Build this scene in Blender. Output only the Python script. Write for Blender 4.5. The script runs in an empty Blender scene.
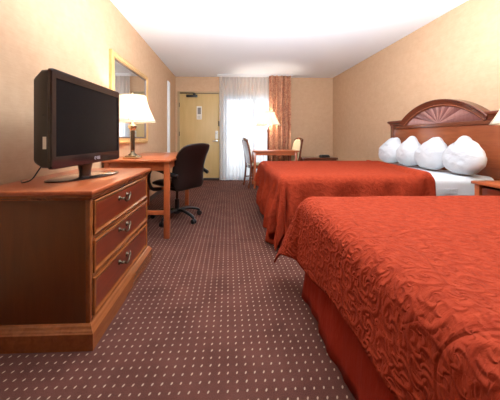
import bpy, bmesh, math, random
from mathutils import Vector, Matrix, noise
random.seed(7)
PI = math.pi
scene = bpy.context.scene
COL = scene.collection

# ---------------------------------------------------------------- materials
def mat(name, col=(.8,.8,.8), rough=.6, metal=0.0, spec=.5, trans=0.0, coat=0.0):
    m = bpy.data.materials.new(name); m.use_nodes = True
    b = m.node_tree.nodes['Principled BSDF']
    b.inputs['Base Color'].default_value = (*col, 1)
    b.inputs['Roughness'].default_value = rough
    b.inputs['Metallic'].default_value = metal
    b.inputs['Specular IOR Level'].default_value = spec
    b.inputs['Transmission Weight'].default_value = trans
    b.inputs['Coat Weight'].default_value = coat
    b.inputs['Coat Roughness'].default_value = .12
    return m
class NT:
    def __init__(s, m): s.m = m; s.t = m.node_tree; s.b = s.t.nodes['Principled BSDF']
    def n(s, typ, **kw):
        x = s.t.nodes.new(typ)
        for k, v in kw.items(): setattr(x, k, v)
        return x
    def l(s, a, b): s.t.links.new(a, b)
    def val(s, sock, v):
        if isinstance(v, (int, float)): sock.default_value = v
        else: s.l(v, sock)
    def math(s, op, a, b=0.0, c=None, clamp=False):
        x = s.n('ShaderNodeMath', operation=op, use_clamp=clamp)
        s.val(x.inputs[0], a); s.val(x.inputs[1], b)
        if c is not None: s.val(x.inputs[2], c)
        return x.outputs[0]
    def ramp(s, fac, stops, interp='LINEAR'):
        r = s.n('ShaderNodeValToRGB'); r.color_ramp.interpolation = interp
        e = r.color_ramp.elements
        while len(e) < len(stops): e.new(.5)
        for i, (p, c) in enumerate(stops):
            e[i].position = p; e[i].color = (*c, 1) if len(c) == 3 else c
        s.l(fac, r.inputs[0]); return r.outputs[0]
    def mix(s, fac, a, b):
        x = s.n('ShaderNodeMix', data_type='RGBA')
        s.val(x.inputs[0], fac)
        for sock, v in ((x.inputs[6], a), (x.inputs[7], b)):
            if isinstance(v, tuple): sock.default_value = (*v, 1)
            else: s.l(v, sock)
        return x.outputs[2]
    def noise(s, vec, scale, detail=4, rough=.5, dist=0.0):
        x = s.n('ShaderNodeTexNoise'); x.inputs['Scale'].default_value = scale
        x.inputs['Detail'].default_value = detail; x.inputs['Roughness'].default_value = rough
        x.inputs['Distortion'].default_value = dist
        s.l(vec, x.inputs['Vector']); return x.outputs['Fac']
    def coord(s, kind='Object', scale=(1,1,1), rot=(0,0,0)):
        c = s.n('ShaderNodeTexCoord'); mp = s.n('ShaderNodeMapping')
        mp.inputs['Scale'].default_value = scale; mp.inputs['Rotation'].default_value = rot
        s.l(c.outputs[kind], mp.inputs['Vector']); return mp.outputs['Vector']
    def bump(s, h, strength=.3, dist=.01):
        x = s.n('ShaderNodeBump'); x.inputs['Strength'].default_value = strength
        x.inputs['Distance'].default_value = dist
        s.l(h, x.inputs['Height']); s.l(x.outputs[0], s.b.inputs['Normal'])

def wood(name, dark, light, grain=(1.5,18,18), rough=.3, coat=.35):
    m = mat(name, light, rough, coat=coat); k = NT(m)
    v = k.coord('Object', grain)
    n1 = k.noise(v, 2.0, 6, .6, 1.2)
    v2 = k.coord('Object', (3, 3, 3)); n2 = k.noise(v2, 1.2, 3)
    f = k.math('ADD', k.math('MULTIPLY', n1, .7), k.math('MULTIPLY', n2, .3))
    k.l(k.ramp(f, [(.3, dark), (.7, light)]), k.b.inputs['Base Color'])
    k.bump(n1, .05, .002)
    return m

def wallpaper(name, c1, c2):
    m = mat(name, c1, .75, spec=.25); k = NT(m)
    v = k.coord('Object', (1,1,1))
    n = k.noise(v, 14, 5, .65); n2 = k.noise(k.coord('Object', (3,3,40)), 4, 3)
    f = k.math('ADD', k.math('MULTIPLY', n, .6), k.math('MULTIPLY', n2, .4))
    k.l(k.ramp(f, [(.35, c1), (.65, c2)]), k.b.inputs['Base Color'])
    k.bump(n, .08, .003)
    return m

M = {}
M['wall'] = wallpaper('wallpaper', (.55,.345,.205), (.61,.395,.245))
M['ceiling'] = mat('ceiling_paint', (.86,.885,.91), .9, spec=.1)
k = NT(M['ceiling']); k.bump(k.noise(k.coord(), 60, 4, .7), .1, .004)
M['cherry'] = wood('cherry_wood', (.12,.015,.005), (.21,.032,.009), (14,1.2,14))
M['cherry_side'] = wood('cherry_side_panel', (.10,.028,.005), (.155,.045,.008), (12,12,1.2), .42, .1)
M['cherry_edge'] = wood('cherry_moulding', (.20,.052,.012), (.32,.095,.024), (14,2,14), .25, .5)
M['desk'] = wood('orange_cherry_wood', (.36,.075,.022), (.50,.125,.04), (14,1.2,14), .28)
M['head'] = wood('headboard_wood', (.22,.050,.018), (.36,.095,.033), (14,1.5,14), .22, .5)
M['head_dark'] = wood('headboard_dark_moulding', (.10,.025,.012), (.19,.05,.022), (14,1.5,14), .2, .6)
M['fan_a'] = wood('fan_veneer_light', (.28,.12,.10), (.42,.20,.17), (4,30,4), .18, .7)
M['fan_b'] = wood('fan_veneer_dark', (.14,.05,.045), (.24,.09,.08), (4,30,4), .18, .7)
M['brass'] = mat('antique_brass', (.14,.11,.075), .3, 1.0)
M['brass_bright'] = mat('polished_brass', (.62,.50,.32), .22, 1.0)
M['steel'] = mat('brushed_steel', (.62,.61,.59), .3, 1.0)
M['dark_metal'] = mat('dark_metal', (.05,.045,.04), .4, .8)
M['black_plastic'] = mat('black_plastic', (.012,.012,.013), .38)
M['gloss_black'] = mat('gloss_black_plastic', (.02,.012,.012), .08, coat=.6)
M['tv_side'] = mat('tv_shell', (.016,.012,.009), .4)
M['screen'] = mat('tv_screen', (.006,.006,.007), .2, spec=.15)
M['leather'] = mat('black_leather', (.012,.007,.006), .34, spec=.5)
k = NT(M['leather']); k.bump(k.noise(k.coord(), 180, 4, .7), .25, .002)
M['white_cloth'] = mat('white_cotton', (.68,.69,.71), .85, spec=.15)
k = NT(M['white_cloth']); k.bump(k.noise(k.coord('Object', (1,1,1)), 16, 5, .6, .8), .35, .012)
M['pillowcase'] = M['white_cloth'].copy(); M['pillowcase'].name = 'pillowcase'; M['pillowcase'].node_tree.nodes['Principled BSDF'].inputs['Base Color'].default_value = (.60,.61,.63,1)
M['cream'] = mat('cream_upholstery', (.75,.62,.38), .8)
M['door'] = mat('door_paint', (.56,.42,.20), .5)
k = NT(M['door']); k.l(k.ramp(k.noise(k.coord('Object', (6,6,1)), 2, 3), [(.3,(.56,.37,.14)),(.7,(.62,.42,.18))]), k.b.inputs['Base Color'])
M['door_frame'] = mat('door_frame_paint', (.42,.29,.15), .5)
M['white_paint'] = mat('white_gloss_paint', (.80,.80,.80), .35)
M['base'] = mat('brown_vinyl_base', (.045,.022,.015), .5)
M['paper'] = mat('paper', (.80,.76,.66), .8)
M['ink'] = mat('printed_ink', (.25,.22,.2), .8)
M['logo'] = mat('silver_logo', (.75,.72,.72), .3, .6)
M['alu'] = mat('window_aluminium', (.55,.56,.58), .4, .7)
M['gold'] = wood('gilded_frame', (.50,.27,.09), (.68,.40,.15), (10,10,2), .35, .3)
M['frame_in'] = mat('dark_frame_liner', (.14,.09,.07), .4)
M['mirror'] = mat('mirror_glass', (.88,.90,.90), .02, 1.0)
M['concrete'] = mat('balcony_concrete', (.62,.62,.60), .9)
M['glass'] = mat('clear_glass', (1,1,1), 0.0, trans=1.0)
# thin glass
m = bpy.data.materials.new('window_glass'); m.use_nodes = True; t = m.node_tree; t.nodes.clear()
o_ = t.nodes.new('ShaderNodeOutputMaterial'); g_ = t.nodes.new('ShaderNodeBsdfGlossy'); g_.inputs['Roughness'].default_value = .02
tr = t.nodes.new('ShaderNodeBsdfTransparent'); mx = t.nodes.new('ShaderNodeMixShader'); mx.inputs[0].default_value = .06
t.links.new(tr.outputs[0], mx.inputs[1]); t.links.new(g_.outputs[0], mx.inputs[2]); t.links.new(mx.outputs[0], o_.inputs[0])
M['window_glass'] = m
# sheer curtain: diffuse + translucent + see-through weave
m = bpy.data.materials.new('sheer_voile'); m.use_nodes = True; t = m.node_tree; t.nodes.clear()
o_ = t.nodes.new('ShaderNodeOutputMaterial'); d_ = t.nodes.new('ShaderNodeBsdfDiffuse'); d_.inputs[0].default_value = (.86,.88,.9,1)
tl = t.nodes.new('ShaderNodeBsdfTranslucent'); tl.inputs[0].default_value = (.90,.93,.97,1)
tr = t.nodes.new('ShaderNodeBsdfTransparent'); m1 = t.nodes.new('ShaderNodeMixShader'); m1.inputs[0].default_value = .55
m2 = t.nodes.new('ShaderNodeMixShader'); m2.inputs[0].default_value = .38
t.links.new(d_.outputs[0], m1.inputs[1]); t.links.new(tl.outputs[0], m1.inputs[2])
t.links.new(m1.outputs[0], m2.inputs[1]); t.links.new(tr.outputs[0], m2.inputs[2]); t.links.new(m2.outputs[0], o_.inputs[0])
M['sheer'] = m
# lamp shade: translucent ivory linen
def shade_mat():
    m = bpy.data.materials.new('lamp_shade_linen'); m.use_nodes = True; t = m.node_tree; t.nodes.clear()
    o_ = t.nodes.new('ShaderNodeOutputMaterial'); d_ = t.nodes.new('ShaderNodeBsdfDiffuse'); d_.inputs[0].default_value = (.88,.84,.76,1)
    tl = t.nodes.new('ShaderNodeBsdfTranslucent'); tl.inputs[0].default_value = (.92,.86,.74,1)
    m1 = t.nodes.new('ShaderNodeMixShader'); m1.inputs[0].default_value = .5
    t.links.new(d_.outputs[0], m1.inputs[1]); t.links.new(tl.outputs[0], m1.inputs[2]); t.links.new(m1.outputs[0], o_.inputs[0])
    return m
M['shade'] = shade_mat()
M['shade_trim'] = mat('shade_trim', (.55,.45,.32), .8)
m = mat('lit_bulb', (1,.9,.75)); m.node_tree.nodes['Principled BSDF'].inputs['Emission Color'].default_value = (1,.86,.66,1)
m.node_tree.nodes['Principled BSDF'].inputs['Emission Strength'].default_value = 6; M['bulb'] = m

# carpet: brown with a square grid of cream tufts
m = mat('dotted_carpet', (.1,.05,.04), .95, spec=.1); k = NT(m)
tc = k.n('ShaderNodeTexCoord'); sp = k.n('ShaderNodeSeparateXYZ'); k.l(tc.outputs['Object'], sp.inputs[0])
S = .0383
def cell(sock, off): 
    a = k.math('DIVIDE', k.math('SUBTRACT', sock, off), S)
    a = k.math('SUBTRACT', k.math('FRACT', k.math('ADD', a, 100.5)), .5)
    return k.math('MULTIPLY', a, S)
wob = k.math('MULTIPLY', k.math('SUBTRACT', k.noise(tc.outputs['Object'], 25, 2), .5), .006)
cx = cell(k.math('ADD', sp.outputs[0], wob), -.23); cy = cell(k.math('ADD', sp.outputs[1], wob), .988)
rx = k.math('DIVIDE', k.math('ADD', cx, k.math('MULTIPLY', cy, -.35)), .0037); ry = k.math('DIVIDE', cy, .0062)
r2 = k.math('ADD', k.math('MULTIPLY', rx, rx), k.math('MULTIPLY', ry, ry))
dot = k.math('SUBTRACT', 1.45, r2, clamp=True)
line = k.math('SUBTRACT', 1.0, k.math('ABSOLUTE', k.math('DIVIDE', cy, .0035)), clamp=True)
pile = k.noise(tc.outputs['Object'], 260, 3, .7)
tone = k.noise(tc.outputs['Object'], 5, 3, .6)
basec = k.ramp(k.math('ADD', k.math('MULTIPLY', pile, .6), k.math('MULTIPLY', tone, .4)), [(.32, (.055,.018,.013)), (.68, (.15,.056,.041))])
c1 = k.mix(k.math('MULTIPLY', line, .35), basec, (.07,.03,.022))
c2 = k.mix(k.math('MULTIPLY', dot, .75), c1, (.52,.37,.27))
k.l(c2, k.b.inputs['Base Color'])
k.bump(k.math('ADD', pile, k.math('MULTIPLY', dot, .4)), .4, .004)
M['carpet'] = m

# matelasse bedspread (metric UV coordinates)
def spread_mat(name, strength):
    m = mat(name, (.52,.085,.025), .85, spec=.08); k = NT(m)
    m.node_tree.nodes['Principled BSDF'].inputs['Sheen Weight'].default_value = .0
    uv = k.n('ShaderNodeTexCoord').outputs['UV']
    sp = k.n('ShaderNodeSeparateXYZ'); k.l(uv, sp.inputs[0])
    X, Y = sp.outputs[0], sp.outputs[1]
    # warp
    nz = k.n('ShaderNodeTexNoise'); nz.inputs['Scale'].default_value = 5; nz.inputs['Detail'].default_value = 1; k.l(uv, nz.inputs['Vector'])
    mul = k.n('ShaderNodeVectorMath', operation='MULTIPLY_ADD'); k.l(nz.outputs['Color'], mul.inputs[0])
    mul.inputs[1].default_value = (.06,.06,0); k.l(uv, mul.inputs[2])
    def scroll(scale, arms, freq, seed):
        add = k.n('ShaderNodeVectorMath', operation='ADD'); k.l(mul.outputs[0], add.inputs[0]); add.inputs[1].default_value = (seed, seed*.7, 0)
        v = k.n('ShaderNodeTexVoronoi', voronoi_dimensions='2D'); v.inputs['Scale'].default_value = scale; v.inputs['Randomness'].default_value = .75
        k.l(add.outputs[0], v.inputs['Vector'])
        sub = k.n('ShaderNodeVectorMath', operation='SUBTRACT'); k.l(add.outputs[0], sub.inputs[0]); k.l(v.outputs['Position'], sub.inputs[1])
        s2 = k.n('ShaderNodeSeparateXYZ'); k.l(sub.outputs[0], s2.inputs[0])
        th = k.math('ARCTAN2', s2.outputs[1], s2.outputs[0])
        ph = k.math('ADD', k.math('MULTIPLY', th, arms), k.math('MULTIPLY', v.outputs['Distance'], freq))
        s = k.math('SINE', ph)
        return k.math('POWER', k.math('MULTIPLY', k.math('ADD', s, 1.0), .5), 2.2)
    a = scroll(11.0, 2, 13.0, 0.0); b = scroll(19.0, 3, 10.0, 3.3)
    pat = k.math('MAXIMUM', a, k.math('MULTIPLY', b, .7))
    # ogee seams on a wide grid
    def seam(P, Q, per, ph):
        w = k.math('MULTIPLY', k.math('SINE', k.math('MULTIPLY', Q, 2*PI/per)), .035)
        f = k.math('FRACT', k.math('DIVIDE', k.math('ADD', k.math('ADD', P, w), ph), per))
        d = k.math('MULTIPLY', k.math('ABSOLUTE', k.math('SUBTRACT', f, .5)), per)
        return k.math('SUBTRACT', 1.0, k.math('DIVIDE', d, .008), clamp=True)
    se = k.math('MAXIMUM', seam(X, Y, .46, .1), seam(Y, X, .46, .2))
    puck = k.noise(k.coord('UV', (1, 2.2, 1)), 45, 4, .65, .6)
    h = k.math('ADD', k.math('SUBTRACT', k.math('MULTIPLY', pat, 1.0), k.math('MULTIPLY', se, .8)), k.math('MULTIPLY', puck, .8))
    k.bump(h, strength, .008)
    c = k.ramp(k.noise(uv, 30, 4), [(.3, (.28,.030,.011)), (.7, (.37,.046,.017))])
    k.l(c, k.b.inputs['Base Color'])
    return m
M['spread'] = spread_mat('rust_matelasse_near', .75)
M['spread2'] = spread_mat('rust_matelasse', .35)
M['skirt'] = mat('rust_bed_skirt', (.30,.024,.009), .8, spec=.15)
k = NT(M['skirt']); k.bump(k.noise(k.coord('Object', (3,3,1)), 3, 4, .6), .5, .03)
# damask drape
m = mat('damask_drape', (.4,.15,.08), .7); k = NT(m)
uv = k.coord('UV', (1,1,1)); v = k.n('ShaderNodeTexVoronoi', voronoi_dimensions='2D'); v.inputs['Scale'].default_value = 9; k.l(uv, v.inputs['Vector'])
f = k.math('ADD', k.math('MULTIPLY', k.math('SINE', k.math('MULTIPLY', v.outputs['Distance'], 55)), .25), k.noise(uv, 14, 4, .6, 1.5))
k.l(k.ramp(f, [(.35, (.24,.055,.03)), (.52, (.50,.19,.10)), (.72, (.80,.50,.30))]), k.b.inputs['Base Color'])
M['drape'] = m

# ---------------------------------------------------------------- mesh helpers
def finish(name, bm, m, parent=None, smooth=False, loc=None):
    bmesh.ops.recalc_face_normals(bm, faces=bm.faces[:])
    me = bpy.data.meshes.new(name); bm.to_mesh(me); bm.free()
    for x in (m if isinstance(m, (list, tuple)) else [m]): me.materials.append(x)
    if smooth:
        me.polygons.foreach_set('use_smooth', [True]*len(me.polygons))
        if smooth != 'all':
            try: me.set_sharp_from_angle(angle=math.radians(40))
            except Exception: pass
    o = bpy.data.objects.new(name, me); COL.objects.link(o)
    if parent: o.parent = parent
    if loc: o.location = loc
    return o
def box(bm, x0, x1, y0, y1, z0, z1, bev=0.0, seg=2, mi=0):
    b2 = bmesh.new(); r = bmesh.ops.create_cube(b2, size=1)
    for v in b2.verts: v.co = Vector(((x0+x1)/2 + v.co.x*(x1-x0), (y0+y1)/2 + v.co.y*(y1-y0), (z0+z1)/2 + v.co.z*(z1-z0)))
    if bev > 0: bmesh.ops.bevel(b2, geom=b2.edges[:], offset=bev, segments=seg, affect='EDGES', profile=.5)
    for f in b2.faces: f.material_index = mi
    merge(bm, b2)
def merge(bm, b2, mx=None):
    if mx is not None: b2.transform(mx)
    vm = {v: bm.verts.new(v.co) for v in b2.verts}
    for f in b2.faces:
        try:
            nf = bm.faces.new([vm[v] for v in f.verts]); nf.material_index = f.material_index
        except ValueError: pass
    b2.free()
def lathe(bm, prof, c=(0,0,0), seg=32, cap=True, sq=False, ph=0.0):
    rings = []
    for r, z in prof:
        rings.append([bm.verts.new((c[0]+r*math.cos(2*PI*i/seg+ph), c[1]+r*math.sin(2*PI*i/seg+ph), c[2]+z)) for i in range(seg)])
    for a, b in zip(rings, rings[1:]):
        for i in range(seg): bm.faces.new((a[i], a[(i+1) % seg], b[(i+1) % seg], b[i]))
    if cap: bm.faces.new(rings[0][::-1]); bm.faces.new(rings[-1])
def tube(bm, pts, r, seg=10, cap=True, ry=None, up=Vector((0,0,1))):
    pts = [Vector(p) for p in pts]; n = len(pts)
    rs = r if isinstance(r, (list, tuple)) else [r]*n
    rings = []
    for i, p in enumerate(pts):
        t = (pts[min(i+1, n-1)] - pts[max(i-1, 0)]).normalized()
        u = up if abs(t.dot(up)) < .95 else Vector((1,0,0))
        a = t.cross(u).normalized(); b = a.cross(t).normalized()
        rb = (ry if ry is not None else 1.0)
        rings.append([bm.verts.new(p + a*rs[i]*math.cos(2*PI*j/seg) + b*rs[i]*rb*math.sin(2*PI*j/seg)) for j in range(seg)])
    for a, b in zip(rings, rings[1:]):
        for i in range(seg): bm.faces.new((a[i], a[(i+1) % seg], b[(i+1) % seg], b[i]))
    if cap: bm.faces.new(rings[0][::-1]); bm.faces.new(rings[-1])
def spline(pts, n=8):
    pts = [Vector(p) for p in pts]; P = [pts[0]] + pts + [pts[-1]]; out = []
    for i in range(1, len(P)-2):
        for k_ in range(n):
            t = k_/n
            out.append(.5*((2*P[i]) + (P[i+1]-P[i-1])*t + (2*P[i-1]-5*P[i]+4*P[i+1]-P[i+2])*t*t + (3*P[i]-P[i-1]-3*P[i+1]+P[i+2])*t**3))
    out.append(pts[-1]); return out
def sweep_rect(bm, pts, w, h, up=Vector((0,0,1))):
    """rectangular bar along pts: w sideways, h along up-ish"""
    pts = [Vector(p) for p in pts]; n = len(pts); rings = []
    for i, p in enumerate(pts):
        t = (pts[min(i+1, n-1)] - pts[max(i-1, 0)]).normalized()
        a = t.cross(up).normalized(); b = a.cross(t).normalized()
        rings.append([bm.verts.new(p + a*w/2*sx + b*h/2*sy) for sx, sy in ((-1,-1),(1,-1),(1,1),(-1,1))])
    for a, b in zip(rings, rings[1:]):
        for i in range(4): bm.faces.new((a[i], a[(i+1) % 4], b[(i+1) % 4], b[i]))
    bm.faces.new(rings[0][::-1]); bm.faces.new(rings[-1])
def moulding(bm, path, prof, closed=False):
    """extrude profile (out, z) along a horizontal polyline; outward = right of travel, mitred"""
    n = len(path); rings = []
    for i in range(n):
        p = Vector(path[i])
        if closed: a = Vector(path[i-1]); b = Vector(path[(i+1) % n])
        else: a = Vector(path[max(i-1,0)]); b = Vector(path[min(i+1,n-1)])
        d1 = (p-a).normalized() if (p-a).length > 1e-6 else (b-p).normalized()
        d2 = (b-p).normalized() if (b-p).length > 1e-6 else d1
        n1 = Vector((d1.y, -d1.x)); n2 = Vector((d2.y, -d2.x)); m_ = (n1+n2)/(1+n1.dot(n2))
        rings.append([bm.verts.new((p.x+m_.x*o, p.y+m_.y*o, z)) for o, z in prof])
    rng = range(n) if closed else range(n-1); L = len(prof)
    for i in rng:
        a, b = rings[i], rings[(i+1) % n]
        for j in range(L): bm.faces.new((a[j], b[j], b[(j+1) % L], a[(j+1) % L]))
    if not closed: bm.faces.new(rings[0]); bm.faces.new(rings[-1][::-1])
def empty(name, loc=(0,0,0), rz=0.0):
    o = bpy.data.objects.new(name, None); COL.objects.link(o); o.location = loc; o.rotation_euler = (0,0,rz); o.empty_display_size = .1
    return o
def tag(o, label=None, cat=None, group=None, kind=None):
    if label: o['label'] = label
    if cat: o['category'] = cat
    if group: o['group'] = group
    if kind: o['kind'] = kind
    return o
def copy_tree(o, parent=None):
    c = o.copy(); COL.objects.link(c)
    if parent: c.parent = parent
    for ch in list(o.children): copy_tree(ch, c)
    return c
def B(name, m, parent, *a, bev=0.0, seg=2):
    bm = bmesh.new(); box(bm, *a, bev=bev, seg=seg); return finish(name, bm, m, parent, smooth=bev > 0)

# ---------------------------------------------------------------- setting
XL, XR, YB, YN, H = -1.24, 2.53, 5.95, -1.6, 2.45
OX0, OX1, OZ = -.12, 1.38, 2.02          # glass door opening
DX0, DX1, DZ = -1.14, -.21, 2.06         # entrance door
def S_(name, m, *boxes):
    bm = bmesh.new()
    for b in boxes: box(bm, *b)
    return tag(finish(name, bm, m), kind='structure')
S_('floor', M['carpet'], (XL-.1, XR+.1, YN, YB+.1, -.05, 0))
S_('ceiling', M['ceiling'], (XL-.1, XR+.1, YN, YB+.1, H, H+.05))
S_('wall_left', M['wall'], (XL-.1, XL, YN, YB, 0, H))
S_('wall_right', M['wall'], (XR, XR+.1, YN, YB, 0, H))
S_('wall_rear', M['wall'], (XL-.1, XR+.1, YN-.1, YN, 0, H))
S_('wall_back', M['wall'], (XL-.1, DX0-.05, YB, YB+.1, 0, H), (DX0-.05, DX1+.05, YB, YB+.1, DZ+.04, H), (DX1+.05, OX0, YB, YB+.1, 0, H),
   (OX0, OX1, YB, YB+.1, OZ, H), (OX1, XR+.1, YB, YB+.1, 0, H))
S_('baseboard_back', M['base'], (OX1, XR, YB-.012, YB, 0, .07), (XL, DX0-.05, YB-.012, YB, 0, .07))
S_('baseboard_left', M['base'], (XL, XL+.012, YN, 5.12, 0, .07))
S_('baseboard_right', M['base'], (XR-.012, XR, YN, YB-.012, 0, .07))
S_('balcony_slab', M['concrete'], (-3, 4, YB+.1, YB+3.0, -.12, -.02))
# white casing on left wall
bm = bmesh.new(); box(bm, XL, XL+.022, 5.14, 5.30, 0, 2.17, .006); box(bm, XL, XL+.035, 5.17, 5.27, 0, 2.15, .008)
tag(finish('trim_1', bm, M['white_paint'], smooth=True), kind='structure')
# entrance door
d = empty('door_1', ((DX0+DX1)/2, YB, 0)); tag(d, kind='structure'); w = (DX1-DX0)/2
B('door_leaf', M['door'], d, -w, w, .0, .045, .05, DZ, bev=.003)
bm = bmesh.new(); box(bm, -w-.05, -w, -.015, .1, 0, DZ+.04, .004); box(bm, w, w+.05, -.015, .1, 0, DZ+.04, .004); box(bm, -w, w, -.012, .1, DZ, DZ+.04, .004)
finish('door_frame', bm, M['door_frame'], d, True)
B('threshold', M['base'], d, -w, w, -.02, .08, 0, .055, bev=.004)
B('frame_gasket', M['dark_metal'], d, -w+.0, w, -.006, 0, DZ-.012, DZ)
bm = bmesh.new(); box(bm, -w+.16, -w+.42, -.06, 0, DZ-.10, DZ-.04, .008)
cl = finish('door_closer', bm, M['dark_metal'], d, True)
bm = bmesh.new(); sweep_rect(bm, [(-w+.34,-.04,DZ-.035), (-w+.36,-.16,DZ-.02), (-w+.02,-.03,DZ+.005)], .022, .008); box(bm, -w+.32, -w+.38, -.06, -.02, DZ-.045, DZ-.005, .005)
finish('closer_arm', bm, M['dark_metal'], cl)
n_ = B('evacuation_notice', M['paper'], d, -.065, .055, -.006, 0, 1.44, 1.75)
bm = bmesh.new(); box(bm, -.045, .035, -.008, -.005, 1.56, 1.72)
for i in range(5): box(bm, -.05, .045 - .02*(i % 2), -.008, -.005, 1.46+i*.016, 1.466+i*.016)
finish('printed_plan', bm, M['ink'], n_)
for z in (.35, 1.1, 1.78):
    bm = bmesh.new(); lathe(bm, [(.009,-.05), (.009,.05)], (-w-.004, -.022, z), 12); finish('hinge', bm, M['dark_metal'], d, True)
hd = B('lock_plate', M['paper'], d, w-.095, w-.02, -.014, 0, .98, 1.17, bev=.005)
bm = bmesh.new(); lathe(bm, [(.028,0), (.028,.012), (.012,.016), (.012,.05)], (0,0,0), 20)
bm.transform(Matrix.Translation((w-.058, -.012, .93)) @ Matrix.Rotation(PI/2, 4, 'X'))
tube(bm, spline([(w-.058,-.058,.93), (w-.10,-.062,.93), (w-.15,-.055,.925)], 5), .011, 10)
finish('door_handle', bm, M['steel'], d, True)
bm = bmesh.new(); lathe(bm, [(.026,0), (.026,.02), (.018,.026)], (0,0,0), 20); bm.transform(Matrix.Translation((w-.058, -.012, 1.12)) @ Matrix.Rotation(PI/2, 4, 'X'))
finish('deadbolt', bm, M['steel'], d, True)
bm = bmesh.new(); box(bm, w-.02, w+.03, -.04, -.014, 1.28, 1.40, .005); tube(bm, [(w-.01,-.05,1.3), (w-.01,-.06,1.34), (w-.01,-.05,1.38)], .007)
finish('security_latch', bm, M['dark_metal'], d, True)
# sliding glass door
wd = empty('window_1', ((OX0+OX1)/2, YB, 0)); tag(wd, kind='structure'); w = (OX1-OX0)/2
bm = bmesh.new()
for b in ((-w, -w+.05, .01, .09, 0, OZ), (w-.05, w, .01, .09, 0, OZ), (-w+.05, w-.05, .01, .09, OZ-.05, OZ), (-w+.05, w-.05, .01, .09, 0, .05)): box(bm, *b, bev=.004)
finish('window_frame', bm, M['alu'], wd, True)
for s, y in ((-1, .03), (1, .06)):
    bm = bmesh.new(); a, b = (-w+.05, .03) if s < 0 else (-.03, w-.05)
    for q in ((a, a+.05), (b-.05, b)): box(bm, q[0], q[1], y, y+.025, .05, OZ-.05, .003)
    for q in ((.05, .11), (OZ-.11, OZ-.05)): box(bm, a+.05, b-.05, y, y+.025, *q, bev=.003)
    sa = finish('sash', bm, M['alu'], wd, True)
    B('pane', M['window_glass'], sa, a+.05, b-.05, y+.01, y+.014, .11, OZ-.11)
# outside: balcony railing, seen only as a glow through the sheer

# ---------------------------------------------------------------- curtains
def curtain(name, x0, x1, y, z0, z1, folds, amp, m, thick=0.0, seed=0, omega=0.0):
    rnd = random.Random(seed); nx, nz = folds*24, 30; bm = bmesh.new(); uvl = bm.loops.layers.uv.new('UVMap'); g = []
    ph = [rnd.uniform(-.5, .5) for _ in range(8)]
    def off(u, t):
        a = 2*PI*folds*u + .8*math.sin(2*PI*u*3+ph[0]*4) + .5*math.sin(t*3+u*14+ph[1])*t
        return amp*(math.sin(a)*(.8+.3*math.sin(u*23+ph[2])) + .25*math.sin(2*a+ph[3]*6)*(.4+t))
    for j in range(nz+1):
        t = j/nz; row = []
        for i in range(nx+1):
            u = i/nx; x = x0+(x1-x0)*u + .012*math.sin(u*17+t*2+ph[4])*t
            x += omega*(.75+.5*math.sin(u*19+t*1.3+ph[5]*5))*math.sin(2*(2*PI*folds*u + .8*math.sin(2*PI*u*3+ph[0]*4)))*min(1, .3+t*2)
            row.append(bm.verts.new((x, y+off(u, t)*(1+.25*t), z1+(z0-z1)*t)))
        g.append(row)
    for j in range(nz):
        for i in range(nx):
            f = bm.faces.new((g[j][i], g[j][i+1], g[j+1][i+1], g[j+1][i]))
            for lp, (a, b) in zip(f.loops, ((i,j),(i+1,j),(i+1,j+1),(i,j+1))): lp[uvl].uv = (a/nx*(x1-x0)*2.2, -b/nz*(z1-z0))
    o = finish(name, bm, m, None, 'all')
    if thick: md = o.modifiers.new('thickness', 'SOLIDIFY'); md.thickness = thick
    return o
sh = curtain('sheer_curtain', -.20, 1.02, 5.84, .015, 2.425, 15, .026, M['sheer'], seed=3, omega=.015)
tag(sh, 'white sheer pleated curtain drawn across the bright glass door', 'curtain')
dr = curtain('drape', .94, 1.45, 5.70, .02, 2.425, 5, .05, M['drape'], .004, seed=9, omega=.012)
tag(dr, 'rust and gold patterned heavy drape gathered beside the sheer curtain', 'curtain')
bm = bmesh.new(); box(bm, -.25, 1.5, 5.70, 5.735, 2.43, 2.449, .003); box(bm, -.25, 1.5, 5.82, 5.86, 2.43, 2.449, .003)
tag(finish('curtain_track', bm, M['white_paint'], smooth=True), 'thin white curtain track on the ceiling above sheer and drape', 'curtain track')

# ---------------------------------------------------------------- dresser (near left)
def pull(parent, x, y, z, L=.15):
    """bail pull on a face looking +x"""
    bm = bmesh.new()
    for s in (-1, 1):
        b2 = bmesh.new(); lathe(b2, [(.016,0), (.016,.003), (.007,.006), (.006,.022), (.009,.026)], (0,0,0), 14)
        merge(bm, b2, Matrix.Translation((x, y+s*L*.36, z+.008)) @ Matrix.Rotation(PI/2, 4, 'Y'))
    pts = spline([(x+.012, y-L*.5, z+.022), (x+.024, y-L*.42, z+.006), (x+.026, y-L*.3, z+.010), (x+.028, y-L*.14, z-.014), (x+.03, y, z-.018),
                  (x+.028, y+L*.14, z-.014), (x+.026, y+L*.3, z+.010), (x+.024, y+L*.42, z+.006), (x+.012, y+L*.5, z+.022)], 4)
    n = len(pts); tube(bm, pts, [.0028+.0032*math.sin(PI*i/(n-1)) for i in range(n)], 8)
    return finish('handle', bm, M['brass'], parent, 'all')
dy0, dy1 = 1.225, 2.085; dxf, dxb = -.662, -1.225
ds = empty('dresser', ((dxf+dxb)/2, (dy0+dy1)/2, 0)); ox, oy = ds.location.x, ds.location.y
X = lambda v: v-ox
Y = lambda v: v-oy
tag(ds, 'low cherry wood dresser with three drawers carrying the television', 'dresser')
bm = bmesh.new()
box(bm, X(dxb), X(dxf-.02), Y(dy0), Y(dy0+.022), .10, .715, .002); box(bm, X(dxb), X(dxf-.02), Y(dy1-.022), Y(dy1), .10, .715, .002)
box(bm, X(dxb), X(dxb+.01), Y(dy0+.022), Y(dy1-.022), .1, .715)
finish('side_panel', bm, M['cherry_side'], ds, True)
bm = bmesh.new(); fx = X(dxf)
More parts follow.
